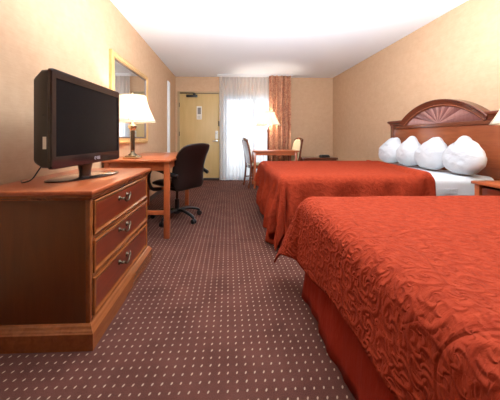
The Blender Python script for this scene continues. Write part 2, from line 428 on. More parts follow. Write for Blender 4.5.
for y0, y1 in ((dy0, dy0+.028), (dy1-.028, dy1)): box(bm, fx-.022, fx, Y(y0), Y(y1), .10, .715, .003)
for z0, z1 in ((.695,.715), (.497,.519), (.312,.334), (.10,.125)): box(bm, fx-.05, fx-.004, Y(dy0+.028), Y(dy1-.028), z0, z1, .003)
finish('face_frame', bm, M['cherry_edge'], ds, True)
# top with moulded edge
path = [(X(dxb), Y(dy0)), (fx, Y(dy0)), (fx, Y(dy1)), (X(dxb), Y(dy1))]
bm = bmesh.new(); box(bm, X(dxb), fx+.022, Y(dy0)-.022, Y(dy1)+.022, .728, .75, .006, 3); finish('top', bm, M['desk'], ds, True)
bm = bmesh.new(); moulding(bm, path, [(-.01,.700), (.004,.702), (.006,.708), (.014,.714), (.018,.728), (-.01,.728)]); finish('top_moulding', bm, M['cherry_edge'], ds)
bm = bmesh.new(); moulding(bm, path, [(-.02,0), (.028,0), (.028,.078), (.024,.083), (.022,.088), (.016,.094), (.012,.104), (.004,.112), (-.02,.112)]); finish('plinth', bm, M['cherry_edge'], ds)
for z0, z1 in ((.519,.695), (.334,.497), (.125,.312)):
    bm = bmesh.new(); ya, yb = Y(dy0+.030), Y(dy1-.030); za, zb = z0+.002, z1-.002
    # raised lip drawer front: stepped bevel
    steps = [(0,-.018), (0,.006), (.006,.009), (.014,.004), (.020,.002), (.024,.002)]
    rings = [[bm.verts.new((fx+dx, y, z)) for y, z in ((ya+i_,za+i_), (yb-i_,za+i_), (yb-i_,zb-i_), (ya+i_,zb-i_))] for i_, dx in steps]
    for a, b in zip(rings, rings[1:]):
        for i in range(4):
            f = bm.faces.new((a[i], a[(i+1)%4], b[(i+1)%4], b[i])); f.material_index = 1
    bm.faces.new(rings[-1]); bm.faces.new(rings[0][::-1])
    dw = finish('drawer', bm, [M['cherry'], M['cherry_edge']], ds)
    pull(dw, fx+.002, Y(1.60), (z0+z1)/2+.018)

# ---------------------------------------------------------------- television
p0 = Vector((-.854, 1.232)); p1 = Vector((-.816, 1.892)); c = (p0+p1)/2; ang = math.atan2(p1.y-p0.y, p1.x-p0.x)
tv = empty('television', (c.x, c.y, .75), ang)   # local x along the panel width, local y = away from viewer (-y faces the room)
tag(tv, 'flat black television switched off on the cherry dresser', 'television')
W2 = (p1-p0).length/2; zb, zt = .096, .590
# local +x = far end; facing direction is local -y (room +X)
def rrect(bm, x0, x1, z0, z1, r, y, n=6):
    out = []
    for cx_, cz_, a0 in ((x1-r, z1-r, 0), (x0+r, z1-r, PI/2), (x0+r, z0+r, PI), (x1-r, z0+r, 1.5*PI)):
        for i in range(n+1):
            a = a0+PI/2*i/n; out.append(bm.verts.new((cx_+r*math.cos(a), y, cz_+r*math.sin(a))))
    return out
def loft(bm, rings, cap0=True, cap1=True):
    for a, b in zip(rings, rings[1:]):
        n = len(a)
        for i in range(n): bm.faces.new((a[i], a[(i+1)%n], b[(i+1)%n], b[i]))
    if cap0: bm.faces.new(rings[0][::-1])
    if cap1: bm.faces.new(rings[-1])
bm = bmesh.new()
loft(bm, [rrect(bm, -W2+.004, W2-.004, zb+.004, zt-.004, .018, .012), rrect(bm, -W2+.006, W2-.006, zb+.006, zt-.006, .018, .05), rrect(bm, -W2+.03, W2-.03, zb+.02, zt-.03, .03, .105)])
finish('rear_shell', bm, M['tv_side'], tv, True)
bm = bmesh.new(); sx0, sx1, sz0, sz1 = -W2+.028, W2-.022, zb+.062, zt-.045
loft(bm, [rrect(bm, -W2, W2, zb, zt, .016, .012), rrect(bm, -W2, W2, zb, zt, .016, -.004), rrect(bm, -W2+.003, W2-.003, zb+.003, zt-.003, .015, -.009),
          rrect(bm, sx0, sx1, sz0, sz1, .003, -.009), rrect(bm, sx0, sx1, sz0, sz1, .003, -.002)], True, False)
finish('bezel', bm, M['gloss_black'], tv, True)
B('screen', M['screen'], tv, sx0, sx1, -.004, .0, sz0, sz1)
def text_obj(name, body, size, m, parent, loc, rot, ext=.0008, align='CENTER'):
    cu = bpy.data.curves.new(name, 'FONT'); cu.body = body; cu.size = size; cu.extrude = ext; cu.align_x = align
    tmp = bpy.data.objects.new('tmp', cu); COL.objects.link(tmp); dg = bpy.context.evaluated_depsgraph_get()
    me = bpy.data.meshes.new_from_object(tmp.evaluated_get(dg)); bpy.data.objects.remove(tmp)
    me.materials.clear(); me.materials.append(m)
    o = bpy.data.objects.new(name, me); COL.objects.link(o); o.parent = parent; o.location = loc; o.rotation_euler = rot
    return o
bz = [o for o in tv.children if o.name.startswith('bezel')][0]
# logo: ring with letters beside it
text_obj('logo', 'LG', .026, M['logo'], bz, (.060, -.0098, zb+.022), (PI/2, 0, 0))
bm = bmesh.new(); tube(bm, [(.026+.008*math.cos(a*PI/12), -.0098, zb+.030+.008*math.sin(a*PI/12)) for a in range(0, 21)], .0013, 6); finish('logo_ring', bm, M['logo'], bz)
st = B('rating_sticker', M['paper'], tv, -W2+.0045, -W2+.0056, .022, .040, zb+.10, zb+.16)
B('side_vent', M['black_plastic'], tv, -W2+.0045, -W2+.0065, .018, .044, zb+.26, zb+.268)
bm = bmesh.new(); lathe(bm, [(.034,.008), (.032,.03), (.036,.06), (.045,.1), (.05,.13)], (.03,.06,0), 24)
finish('neck', bm, M['gloss_black'], tv, True)
bm = bmesh.new(); lathe(bm, [(.98,.001), (1.0,.003), (1.0,.008), (.93,.013), (.3,.017)], (0,0,0), 48)
bm.transform(Matrix.Translation((.08,.085,0)) @ Matrix.Rotation(-.32, 4, 'Z') @ Matrix.Diagonal((.245,.115,1,1))); finish('stand_base', bm, M['gloss_black'], tv, True)
bm = bmesh.new(); tube(bm, spline([(-.20,.085,.16), (-.21,.14,.10), (-.20,.20,.03), (-.19,.26,.010), (-.12,.33,.006)], 6), .0035, 8)
finish('power_cable', bm, M['black_plastic'], tv, 'all')

# ---------------------------------------------------------------- desk
kx0, kx1, ky0, ky1 = -1.235, -.565, 2.48, 3.80
dk = empty('writing_desk', ((kx0+kx1)/2, (ky0+ky1)/2, 0)); ox, oy = dk.location.x, dk.location.y
tag(dk, 'orange cherry writing desk with square legs against the left wall', 'desk')
bm = bmesh.new(); box(bm, X(kx0), X(kx1), Y(ky0), Y(ky1), .758, .785, .006, 3); finish('desktop', bm, M['desk'], dk, True)
bm = bmesh.new()
box(bm, X(kx0+.05), X(kx1-.07), Y(ky0+.035), Y(ky0+.055), .675, .758); box(bm, X(kx0+.05), X(kx1-.07), Y(ky1-.055), Y(ky1-.035), .675, .758)
box(bm, X(kx0+.02), X(kx0+.04), Y(ky0+.07), Y(ky1-.07), .675, .758); box(bm, X(kx1-.045), X(kx1-.025), Y(ky0+.07), Y(ky1-.07), .69, .758)
finish('apron', bm, M['desk'], dk)
for x in (kx0+.015, kx1-.072):
    for y in (ky0+.02, ky1-.072): B('leg', M['desk'], dk, X(x), X(x+.054), Y(y), Y(y+.054), 0, .758, bev=.003)
for y in (ky0+.03, ky1-.065): B('stretcher', M['desk'], dk, X(kx0+.069), X(kx1-.072), Y(y), Y(y+.032), .235, .275, bev=.002)

# ---------------------------------------------------------------- lamps
def shade(parent, z0, z1, r0, r1, m=None):
    bm = bmesh.new(); seg = 40; n = 10; rings = []
    for j in range(n+1):
        t = j/n; r = r0+(r1-r0)*(1-(1-t)**1.55) ; z = z0+(z1-z0)*t
        rings.append([bm.verts.new((r*(1+.012*(1-t)*math.cos(8*2*PI*i/seg))*math.cos(2*PI*i/seg), r*(1+.012*(1-t)*math.cos(8*2*PI*i/seg))*math.sin(2*PI*i/seg), z)) for i in range(seg)])
    for a, b in zip(rings, rings[1:]):
        for i in range(seg): bm.faces.new((a[i], a[(i+1)%seg], b[(i+1)%seg], b[i]))
    o = finish('lamp_shade', bm, M['shade'], parent, 'all')
    md = o.modifiers.new('thickness', 'SOLIDIFY'); md.thickness = .0015
    bm = bmesh.new()
    for z, r in ((z0, r0*1.008), (z1, r1*1.004)): tube(bm, [(r*math.cos(a*PI/20), r*math.sin(a*PI/20), z) for a in range(41)], .0035, 6, cap=False)
    for q in range(8):
        a = q*PI/4+.2; tube(bm, [((r0+(r1-r0)*(1-(1-t)**1.55)+.002)*math.cos(a), (r0+(r1-r0)*(1-(1-t)**1.55)+.002)*math.sin(a), z0+(z1-z0)*t) for t in (0,.2,.4,.6,.8,1)], .0018, 5)
    finish('shade_ribs', bm, M['shade_trim'], o, 'all')
    return o
def bulb(parent, z, power, col=(1,.91,.79), rad=.04):
    bm = bmesh.new(); lathe(bm, [(.012,-.05), (.014,-.03), (.028,0), (.030,.018), (.022,.04), (.006,.05)], (0,0,z), 16); finish('bulb', bm, M['bulb'], parent, 'all')
    l = bpy.data.lights.new('lamp_glow', 'POINT'); l.energy = power; l.color = col; l.shadow_soft_size = rad
    o = bpy.data.objects.new('lamp_glow', l); COL.objects.link(o); o.parent = parent; o.location = (0,0,z+.07); return o
def table_lamp(name, loc, hs, h1, power, label):
    t = empty(name, loc); tag(t, label, 'lamp')
    bm = bmesh.new(); box(bm, -.075, .075, -.075, .075, 0, .022, .006); box(bm, -.058, .058, -.058, .058, .022, .034, .005)
    finish('base', bm, M['brass_bright'], t, True)
    bm = bmesh.new(); lathe(bm, [(.045,.034), (.04,.045), (.022,.06), (.018,.07), (.024,.078), (.02,.085)], (0,0,0), 24)
    lathe(bm, [(.02,.085), (.0235,.10), (.0235,hs-.10), (.02,hs-.09)], (0,0,0), 6); finish('column', bm, M['brass'], t, True)
    bm = bmesh.new(); lathe(bm, [(.02,hs-.09), (.034,hs-.075), (.046,hs-.05), (.044,hs-.04), (.02,hs-.03), (.012,hs-.01), (.010,hs+.08)], (0,0,0), 24)
    finish('capital', bm, M['brass_bright'], t, True)
    bm = bmesh.new(); zt_ = h1+.004
    for s in (-1, 1): tube(bm, spline([(0,0,hs+.02), (s*.045,0,hs+.07), (s*.05,0,hs+.16), (s*.02,0,h1-.02), (0,0,zt_)], 5), .002, 6)
    for q in range(3): a = q*2*PI/3; tube(bm, [(0,0,h1-.006), (.155*math.cos(a), .155*math.sin(a), h1-.006)], .0018, 6)
    lathe(bm, [(.004,h1), (.010,h1+.008), (.006,h1+.02), (.011,h1+.03), (.002,h1+.042)], (0,0,0), 12); finish('harp_and_finial', bm, M['brass_bright'], t, True)
    shade(t, hs, h1, .232, .135)
    bulb(t, hs+.07, power)
    return t
table_lamp('table_lamp', (-1.0, 2.66, .785), .385, .655, 16, 'lit brass table lamp with ivory shade standing on the writing desk')
table_lamp('table_lamp', (2.287, 1.79, .645), .465, .735, 4, 'lit table lamp on the nightstand, only its ivory shade corner in view')
fl = empty('floor_lamp', (.90, 5.56, 0)); tag(fl, 'tall dark floor lamp with wide ivory shade behind the small table', 'lamp')
bm = bmesh.new(); lathe(bm, [(.14,0), (.14,.012), (.12,.025), (.04,.035), (.025,.06)], (0,0,0), 32); finish('base', bm, M['brass'], fl, True)
bm = bmesh.new(); lathe(bm, [(.026,.06), (.024,1.12), (.028,1.13), (.036,1.16), (.038,1.175), (.016,1.19), (.010,1.25)], (0,0,0), 20); finish('pole', bm, M['head_dark'], fl, True)
bm = bmesh.new()
for s in (-1, 1): tube(bm, spline([(0,0,1.20), (s*.07,0,1.195), (s*.10,0,1.225), (s*.085,0,1.27)], 5), .005, 8)
for q in range(3): a = q*2*PI/3; tube(bm, [(0,0,1.565), (.145*math.cos(a), .145*math.sin(a), 1.565)], .002, 6)
tube(bm, [(0,0,1.2), (0,0,1.6)], .004, 8)
finish('lamp_arms', bm, M['brass'], fl, True)
shade(fl, 1.285, 1.575, .27, .145); bulb(fl, 1.33, 20)

# ---------------------------------------------------------------- office chair
oc = empty('office_chair', (-.63, 3.12, 0), math.radians(143-90))   # local +y = facing direction
tag(oc, 'black leather swivel office chair with armrests pulled up to the desk', 'chair')
bm = bmesh.new(); rz = oc.rotation_euler.z
lathe(bm, [(.035,.07), (.045,.08), (.045,.125), (.03,.135)], (0,0,0), 20)
cast = []
for q in range(5):
    a = math.radians(-40+72*q) - rz; dx, dy = math.cos(a), math.sin(a); cast.append((dx, dy))
    tube(bm, spline([(dx*.03,dy*.03,.115), (dx*.13,dy*.13,.118), (dx*.24,dy*.24,.095), (dx*.30,dy*.30,.07)], 4), [.024]*4+[.022]*4+[.02]*4+[.016], 10, ry=.75)
finish('star_base', bm, M['black_plastic'], oc, 'all')
for dx, dy in cast:
    bm = bmesh.new()
    for s in (-1, 1):
        b2 = bmesh.new(); lathe(b2, [(.012,-.009), (.026,-.009), (.028,-.004), (.028,.004), (.026,.009), (.012,.009)], (0,0,0), 20)
        merge(bm, b2, Matrix.Translation((dx*.30-dy*s*.014, dy*.30+dx*s*.014, .0285)) @ Matrix.Rotation(math.atan2(dy,dx), 4, 'Z') @ Matrix.Rotation(PI/2, 4, 'X'))
    tube(bm, [(dx*.30, dy*.30, .028), (dx*.30, dy*.30, .075)], .008, 8)
    finish('castor', bm, M['black_plastic'], oc, True)
bm = bmesh.new(); lathe(bm, [(.027,.13), (.027,.25), (.016,.25), (.016,.37)], (0,0,0), 18); finish('gas_lift', bm, M['black_plastic'], oc, True)
bm = bmesh.new(); box(bm, -.09, .09, -.12, .10, .365, .40, .008); tube(bm, [(.08,-.02,.38), (.2,-.03,.372), (.23,-.035,.355)], [.006,.006,.011], 8)
finish('tilt_mechanism', bm, M['dark_metal'], oc, True)
def cushion(bm, prof, mx):   # rounded slab: list of (w2, h2) etc.
    pass
def puffy(sx, sy, sz, p=3.2, n=28, fn=None):
    """super-ellipsoid cushion"""
    bm = bmesh.new(); bmesh.ops.create_uvsphere(bm, u_segments=n*2, v_segments=n, radius=1)
    for v in bm.verts:
        x, y, z = v.co; s = (abs(x)**p+abs(y)**p)**(1/p); r = math.hypot(x, y)
        if s > 1e-6: k_ = r/s; x *= k_; y *= k_
        v.co = Vector((x*sx, y*sy, z*sz))
        if fn: v.co = fn(v.co)
    return bm
def seatfn(v):
    v = v.copy(); v.z += -.03*max(0, (v.y-.12)/.15)**2 + .018*(abs(v.x)/.25)**2 - .012*math.exp(-((abs(v.x)-.11)/.012)**2)*(v.z > 0)
    v.z += .45; return v
bm = puffy(.255, .255, .055, 3.5, fn=seatfn); finish('seat', bm, M['leather'], oc, 'all')
def backfn(v):   # cushion lying in xy -> stand upright (local z = height)
    x, h, d_ = v.x, v.y, v.z
    hh = (h+.28)/.56
    wid = .96+.04*math.sin(min(1, hh*1.0+.12)*PI*.75)
    groove = .012*sum(math.exp(-((hh-g)/.018)**2) for g in (.33, .62, .84))*(d_ > 0)
    rec = -.262 - .105*hh + .055*math.sin(hh*PI) - .03*hh**4
    y = rec + d_ - groove*1.0 - .05*(abs(x)/.25)**2*(-1)
    return Vector((x*wid, y, .395+.535*hh+.012*math.cos(x*9)))
bm = puffy(.25, .28, .055, 6, 34, backfn); bk = finish('backrest', bm, M['leather'], oc, 'all')
for s in (-1, 1):
    bm = bmesh.new(); x = s*.265
    pts = spline([(s*.16,.10,.385), (x,.13,.40), (s*.285,.17,.50), (s*.285,.155,.60), (s*.285,.09,.645), (s*.285,-.05,.63), (s*.275,-.18,.60), (s*.245,-.28,.575)], 6)
    tube(bm, pts, [.017]*14+[.021]*(len(pts)-14), 10, ry=1.2); finish('armrest', bm, M['black_plastic'], oc, 'all')

# ---------------------------------------------------------------- mirror on the left wall
mi = empty('wall_mirror', (XL, 3.24, 1.43)); tag(mi, 'gilt wood framed wall mirror hanging above the desk', 'mirror')
hy, hz, fw = .59, .50, .085
bm = bmesh.new()
prof = [(0, 0), (0,.030), (.02,.038), (.045,.026), (.065,.030), (.072,.014)]   # (inset, depth)
rings = [[bm.verts.new((dp, sy*(hy-i_), sz*(hz-i_))) for sy, sz in ((-1,-1),(1,-1),(1,1),(-1,1))] for i_, dp in prof]
for a, b in zip(rings, rings[1:]):
    for i in range(4): bm.faces.new((a[i], a[(i+1)%4], b[(i+1)%4], b[i]))
bm.faces.new(rings[0][::-1]); finish('mirror_frame', bm, M['gold'], mi)
bm = bmesh.new()
rings = [[bm.verts.new((dp, sy*(hy-i_), sz*(hz-i_))) for sy, sz in ((-1,-1),(1,-1),(1,1),(-1,1))] for i_, dp in ((.070,.012), (.070,.024), (.080,.024), (.086,.012))]
for a, b in zip(rings, rings[1:]):
    for i in range(4): bm.faces.new((a[i], a[(i+1)%4], b[(i+1)%4], b[i]))
finish('frame_liner', bm, M['frame_in'], mi)
B('mirror_glass', M['mirror'], mi, .004, .013, -hy+.082, hy-.082, -hz+.082, hz-.082)

# ---------------------------------------------------------------- beds
def smooth01(t): t = max(0, min(1, t)); return t*t*(3-2*t)
def bedspread(name, x0, x1, y0, y1, zt, r, Lf, Ln, Lfar, cf, m, folds, seed=0, head_fold=False, flare=.16, res=.02):
    """cloth: x0 foot edge; open at head x1; hangs over foot, near (y0) and far (y1) sides"""
    bm = bmesh.new(); uvl = bm.loops.layers.uv.new('UVMap')
    ix0, iy0, iy1 = x0+r, y0+r, y1-r; arc = r*PI/2
    def axis(a, b, extra0, extra1):
        out = []; n = int(extra0/res) if extra0 else 0
        for i in range(n, 0, -1): out.append((a, -i/n*1.0))
        k_ = int((b-a)/res)
        for i in range(k_+1): out.append((a+(b-a)*i/k_, 0))
        n = int(extra1/res) if extra1 else 0
        for i in range(1, n+1): out.append((b, i/n*1.0))
        return out
    ax = axis(ix0, x1, .62, 0); ay = axis(iy0, iy1, .62, .62)
    grid = []; UV = []
    for (xx, ex) in ax:
        row = []; urow = []
        for (yy, ey) in ay:
            fy = (yy-iy0)/(iy1-iy0)
            lf = (Lf[0]+(Lf[1]-Lf[0])*smooth01((fy-.5)/.5)) + arc
            ls = (Ln if ey < 0 else Lfar) + arc
            if ex < 0 and ey != 0: lf = (Lf[0] if ey < 0 else Lf[1]) + arc
            dx, dy = ex*lf, ey*ls; dist = math.hypot(dx, dy)
            u_, v_ = xx+dx, yy+dy
            z = zt + .004*noise.noise(Vector((u_*3, v_*3, seed)))
            px, py = xx, yy
            if head_fold:
                xe = 1.85+(x1-1.85)*max(0, min(1, fy)); px = ix0+(xx-ix0)*(xe-ix0)/(x1-ix0); u_ = px+dx
            if dist > 1e-9:
                nx_, ny_ = dx/dist, dy/dist
                cw = 0
                if dx != 0 and dy != 0:
                    e = max(abs(ex), abs(ey)); cw = math.sin(2*math.atan2(abs(ey), abs(ex)))**.5  # 0 at sides, 1 at the diagonal
                    dist *= 1+(cf-1)*cw
                if dist < arc: a = dist/r; out = r*math.sin(a); dn = r*(1-math.cos(a))
                else: out = r; dn = r+(dist-arc)
                h = max(0, dist-arc*.6)
                if dx != 0 and dy != 0: s = math.atan2(abs(dy), abs(dx))*.55*(1 if ey < 0 else -1) + (7 if ey < 0 else 11)
                elif dx != 0: s = yy
                else: s = xx*1.0+20
                wv = 0
                for (fq, am, ph, sk) in folds: wv += am*math.sin(fq*s+ph+sk*h)
                hh = min(1, h/.35)
                out += (wv+.006)*hh*(1.0+.3*hh) + flare*cw*h*1.0 + .035*h
                dn = dn*(1-.04*cw) - flare*flare*cw*h*.5
                px += nx_*out; py += ny_*out; z -= dn
                z += .006*noise.noise(Vector((u_*9, v_*9, seed)))*hh
                z = max(z, .012)
            if head_fold:
                # turned-back double layer at the head end, widening to the near side
                wband = .03+.11*(1-smooth01((yy-iy0)/1.3)); q = (u_-(xe-wband))/.022
                z += .034*smooth01(q) if abs(dx) < 1e-9 else 0
                if ey != 0 and q > 0:
                    sgn = -1 if ey < 0 else 1; py += sgn*.02*smooth01(q)
                if u_ > xe-.03: z -= .03*((u_-(xe-.03))/.03)**2
            row.append(bm.verts.new((px, py, z))); urow.append((u_, v_))
        grid.append(row); UV.append(urow)
    for i in range(len(ax)-1):
        for j in range(len(ay)-1):
            f = bm.faces.new((grid[i][j], grid[i+1][j], grid[i+1][j+1], grid[i][j+1]))
            for lp, (a, b) in zip(f.loops, ((i,j),(i+1,j),(i+1,j+1),(i,j+1))): lp[uvl].uv = UV[a][b]
    o = finish(name, bm, m, None, 'all')
    md = o.modifiers.new('thickness', 'SOLIDIFY'); md.thickness = .010; md.offset = -1
    return o
def bed(loc, y0, y1, x0, x1, label, sheet=False, up=0.0):
    b = empty('bed', ((x0+x1)/2, (y0+y1)/2, 0)); tag(b, label, 'bed', None)
    w, l = (y1-y0)/2, (x1-x0)/2
    B('box_spring', M['white_cloth'], b, -l+.06, l, -w+.06, w-.06, .14, .34, bev=.02)
    mt = B('mattress', M['white_cloth'], b, -l+.012, l, -w+.012, w-.012, .345, .595+up, bev=.05, seg=5)
    # skirt: three sides with gentle waves
    bm = bmesh.new(); pts = []; n = 60
    def lin(a, c, n): return [(a[0]+(c[0]-a[0])*i/n, a[1]+(c[1]-a[1])*i/n) for i in range(n)]
    L = lin((l,-w+.035), (-l+.035,-w+.035), 40)+lin((-l+.035,-w+.035), (-l+.035,w-.035), 40)+lin((-l+.035,w-.035), (l,w-.035), 40)+[(l, w-.035)]
    rows = []
    for zi, z in enumerate((.345, .30, .24, .18, .12, .06, .006)):
        row = []
        for i, (x, y) in enumerate(L):
            wv = .010*math.sin(i*.55+zi*.25)*zi/6 + .006*math.sin(i*1.7)*zi/6; f = zi/6
            if i < 40: dx, dy = 0, -1
            elif i < 80: dx, dy = -1, 0
            else: dx, dy = 0, 1
            row.append(bm.verts.new((x+dx*(wv+.034*f), y+dy*(wv+.034*f), z)))
        rows.append(row)
    for a, c in zip(rows, rows[1:]):
        for i in range(len(a)-1): bm.faces.new((a[i], a[i+1], c[i+1], c[i]))
    sk = finish('bed_skirt', bm, M['skirt'], b, 'all'); md = sk.modifiers.new('thickness', 'SOLIDIFY'); md.thickness = .006
    for x in (-l+.12, l-.12):
        for y in (-w+.12, w-.12):
            bm = bmesh.new(); lathe(bm, [(.025,0), (.03,.14)], (x,y,0), 12); finish('foot', bm, M['dark_metal'], b, True)
    if sheet:
        bm = bmesh.new(); nx, ny = 60, 110; g = []
        hw = w+.006; r = .05
        for i in range(nx+1):
            row = []; x = l-.80+.79*i/nx
            for j in range(ny+1):
                s = (j/ny*2-1)*(hw+.33); a = abs(s); sg = 1 if s > 0 else -1
                flat = hw-r; arc = r*PI/2
                if a < flat: y, z = a, .605+up
                elif a < flat+arc: t_ = (a-flat)/r; y, z = flat+r*math.sin(t_), .605+up-r*(1-math.cos(t_))
                else: y, z = hw, .605+up-r-(a-flat-arc)
                y += .004*math.sin(x*20)*max(0,a-flat)*3
                z += .006*noise.noise(Vector((x*6, s*6, 4)))*(a < flat)
                row.append(bm.verts.new((x, y*sg, z)))
            g.append(row)
        for i in range(nx):
            for j in range(ny): bm.faces.new((g[i][j], g[i+1][j], g[i+1][j+1], g[i][j+1]))
        so = finish('bed_sheet', bm, M['white_cloth'], b, 'all'); md = so.modifiers.new('thickness', 'SOLIDIFY'); md.thickness = .005; md.offset = 1
        bm = bmesh.new()
        for q in range(3): tube(bm, spline([(l-.58,-hw-.003,.535-q*.018), (l-.45,-hw-.008,.538-q*.018), (l-.36,-hw-.003,.536-q*.018)], 4), .005, 6)
        finish('tucked_sheet_creases', bm, M['white_cloth'], so, 'all')
    return b
bed(None, .10, 1.62, .47, 2.49, 'nearest bed with rust bed skirt under the quilted spread')
bed(None, 2.20, 3.72, .47, 2.44, 'second bed by the window side, white sheet bared at the head', True, .03)
F1 = [(9.0,.004,.3,2.0), (21.0,.003,1.0,-3.0)]
b1 = bedspread('bedspread', .455, 2.47, .08, 1.635, .628, .085, (.225,.31), .25, .27, 1.0, M['spread'], F1, 1, False, .34)
tag(b1, 'rust quilted bedspread with scroll pattern covering the nearest bed', 'bedspread')
F2 = [(15.0,.030,.6,4.5), (33.0,.012,1.9,-6.0), (7.0,.012,0.2,5.0)]
b2_ = bedspread('bedspread', .455, 2.11, 2.185, 3.735, .662, .075, (.58,.28), .58, .28, .72, M['spread2'], F2, 5, True, .10)
tag(b2_, 'smoother rust bedspread turned back below the white pillows', 'bedspread')

# pillows
def pillow(Yc, peak, W, Hh, T, rz, lean, label, seed):
    bm = bmesh.new(); n, mN = 96, 26
    def rad(th):
        c_, s_ = math.cos(th), math.sin(th)
        p = 2.7; r = (abs(c_)**p + abs(s_)**p)**(-1/p)
        r *= 1+.17*math.exp(-((th-PI/2-peak)/.21)**2)*(1) - .05*math.exp(-((th-PI/2-peak)/.5)**2)
        r *= 1-.40*max(0, s_)*abs(c_)*(1+.3*(-1 if peak*c_ < 0 else 1)*min(1,abs(peak)*3))
        r *= 1+.012*math.sin(9*th+seed*2)
        return r
    sides = []
    for sg in (1, -1):
        rings = []
        for j in range(mN+1):
            q = j/mN; rr = math.sin(q*PI/2); th_ = (max(0, 1-rr**2.3))**.5
            ring = []
            for i in range(n):
                th = 2*PI*i/n; r = rad(th)*rr
                y = r*math.cos(th)*W/2; z = r*math.sin(th)*Hh/2
                d_ = T/2*th_*(1-.25*max(0, math.sin(th))*rr)
                nn = noise.fractal(Vector((y*9, z*15, seed*3.1+sg)), .8, 2.0, 4)*.013 + .014*math.sin(7*th+seed)*rr*rr*(1-rr)
                ring.append((sg*(d_+nn*(1-rr*.6)), y, z))
            rings.append(ring)
        sides.append(rings)
    vs = {}
    def V(s, j, i):
        i %= n; key = (0 if j == mN else s, j, 0 if j == 0 else i)
        if key not in vs:
            co = sides[s][j][i]; vs[key] = bm.verts.new(co)
        return vs[key]
    for s in (0, 1):
        for j in range(mN):
            for i in range(n):
                q = [V(s,j,i), V(s,j+1,i), V(s,j+1,i+1), V(s,j,i+1)]
                q = list(dict.fromkeys(q))
                if len(q) > 2:
                    try: bm.faces.new(q)
                    except ValueError: pass
    bm.transform(Matrix.Translation((0,0,Hh/2*.98)))
    o = finish('pillow', bm, M['pillowcase'], None, 'all')
    o.location = (2.225, Yc-.025, .657); o.rotation_euler = (0, lean, rz)
    tag(o, label, 'pillow', 'white pillows propped against the headboard')
pillow(3.41, .40, .375, .362, .225, .10, .20, 'white pillow farthest from the nightstand, leaning at the window end', 1)
pillow(3.06, .06, .37, .362, .225, -.05, .20, 'second white pillow from the window end of the headboard', 2)
pillow(2.715, .30, .375, .362, .225, .08, .20, 'third white pillow from the window end, beside the nightstand-end pillow', 3)
pillow(2.345, -.16, .40, .362, .225, -.06, .20, 'largest looking white pillow, next to the nightstand', 4)

# headboard
hb = empty('headboard', (2.49, 2.86, 0)); tag(hb, 'arched dark cherry headboard with carved sunburst fan behind pillows', 'headboard')
hw = .84
bm = bmesh.new(); box(bm, -.015, .03, -hw+.05, hw-.05, .30, 1.135, .003); finish('panel', bm, M['head'], hb, True)
for s in (-1, 1):
    bm = bmesh.new(); box(bm, -.035, .035, s*(hw-.035)-.03, s*(hw-.035)+.03, 0, 1.19, .006)
    finish('post', bm, M['head_dark'], hb, True)
bm = bmesh.new(); box(bm, -.030, .03, -hw+.065, hw-.065, 1.128, 1.175, .008, 3); finish('cross_rail', bm, M['head_dark'], hb, True)
ah, rise, zb_ = .60, .235, 1.215; R = (ah**2+rise**2)/(2*rise); zc = zb_+rise-R; A = math.asin(ah/R)
for s in (-1, 1):   # shoulder caps
    bm = bmesh.new()
    y_in, y_out = ah-.03, hw+.0
    pr = [(.03,1.175), (-.030,1.175), (-.036,1.19), (-.036,1.20), (-.046,1.212), (-.058,1.222), (-.062,1.238), (-.056,1.25), (.03,1.25)]
    ra = [bm.verts.new((x, s*y_in, z)) for x, z in pr]; rb = [bm.verts.new((x, s*(y_out + (-x-.03 if x < -.03 else 0)), z)) for x, z in pr]
    loft(bm, [ra, rb]); finish('shoulder_cap', bm, M['head_dark'], hb)
# arch moulding: profile swept along arc (depth x, radial offset)
def arc_sweep(name, m, pr, parent, a0=-A, a1=A, n=48):
    bm = bmesh.new(); rings = []
    for i in range(n+1):
        a = a0+(a1-a0)*i/n; rings.append([bm.verts.new((x, (R+ro)*math.sin(a), zc+(R+ro)*math.cos(a))) for x, ro in pr])
    loft(bm, rings); return finish(name, bm, m, parent, True)
arc_sweep('arch_moulding', M['head_dark'], [(.03,-.085), (-.022,-.085), (-.030,-.078), (-.034,-.055), (-.042,-.045), (-.046,-.030), (-.058,-.018), (-.064,-.006), (-.060,.0), (.03,.0)], hb)
bm = bmesh.new()   # rope beading under the arch
nb = 100
for i in range(nb):
    a = -A*.97+2*A*.97*i/(nb-1); rr = R-.066
    b2 = bmesh.new(); bmesh.ops.create_icosphere(b2, subdivisions=1, radius=.0065); merge(bm, b2, Matrix.Translation((-.034, rr*math.sin(a), zc+rr*math.cos(a))))
bd = finish('beading', bm, M['head'], hb, 'all')
# sunburst fan: wedges
cz = 1.172; nw = 14
def arc_hit(phi):   # ray from centre at angle phi to the inner arc
    dy, dz = math.cos(phi), math.sin(phi); Ri = R-.083
    b_ = (cz-zc)*dz; c_ = (cz-zc)**2-Ri**2; t = -b_+math.sqrt(b_*b_-c_)
    return (t*dy, cz+t*dz)
bm = bmesh.new()
for q in range(nw):
    p0_, p1_ = PI*q/nw, PI*(q+1)/nw; sub = 4
    cA = bm.verts.new((-.018, 0, cz)); outer = []; mid = []
    for k_ in range(sub+1):
        f = k_/sub; y, z = arc_hit(p0_+(p1_-p0_)*f)
        if z < cz: z = cz
        bulge = math.sin(f*PI)*.010; outer.append(bm.verts.new((-.010-bulge, y, z))); mid.append(bm.verts.new((-.012-bulge*.5, y*.5, cz+(z-cz)*.5)))
    for k_ in range(sub):
        f1 = bm.faces.new((cA, mid[k_], mid[k_+1])); f2 = bm.faces.new((mid[k_], outer[k_], outer[k_+1], mid[k_+1]))
        for f in (f1, f2): f.material_index = q % 2; 
finish('sunburst_fan', bm, [M['fan_a'], M['fan_b']], hb, True)
bm = bmesh.new(); rng = [bm.verts.new((x_, 0, 0)) for x_ in ()]
loop0 = [arc_hit(PI*i/40) for i in range(41)]
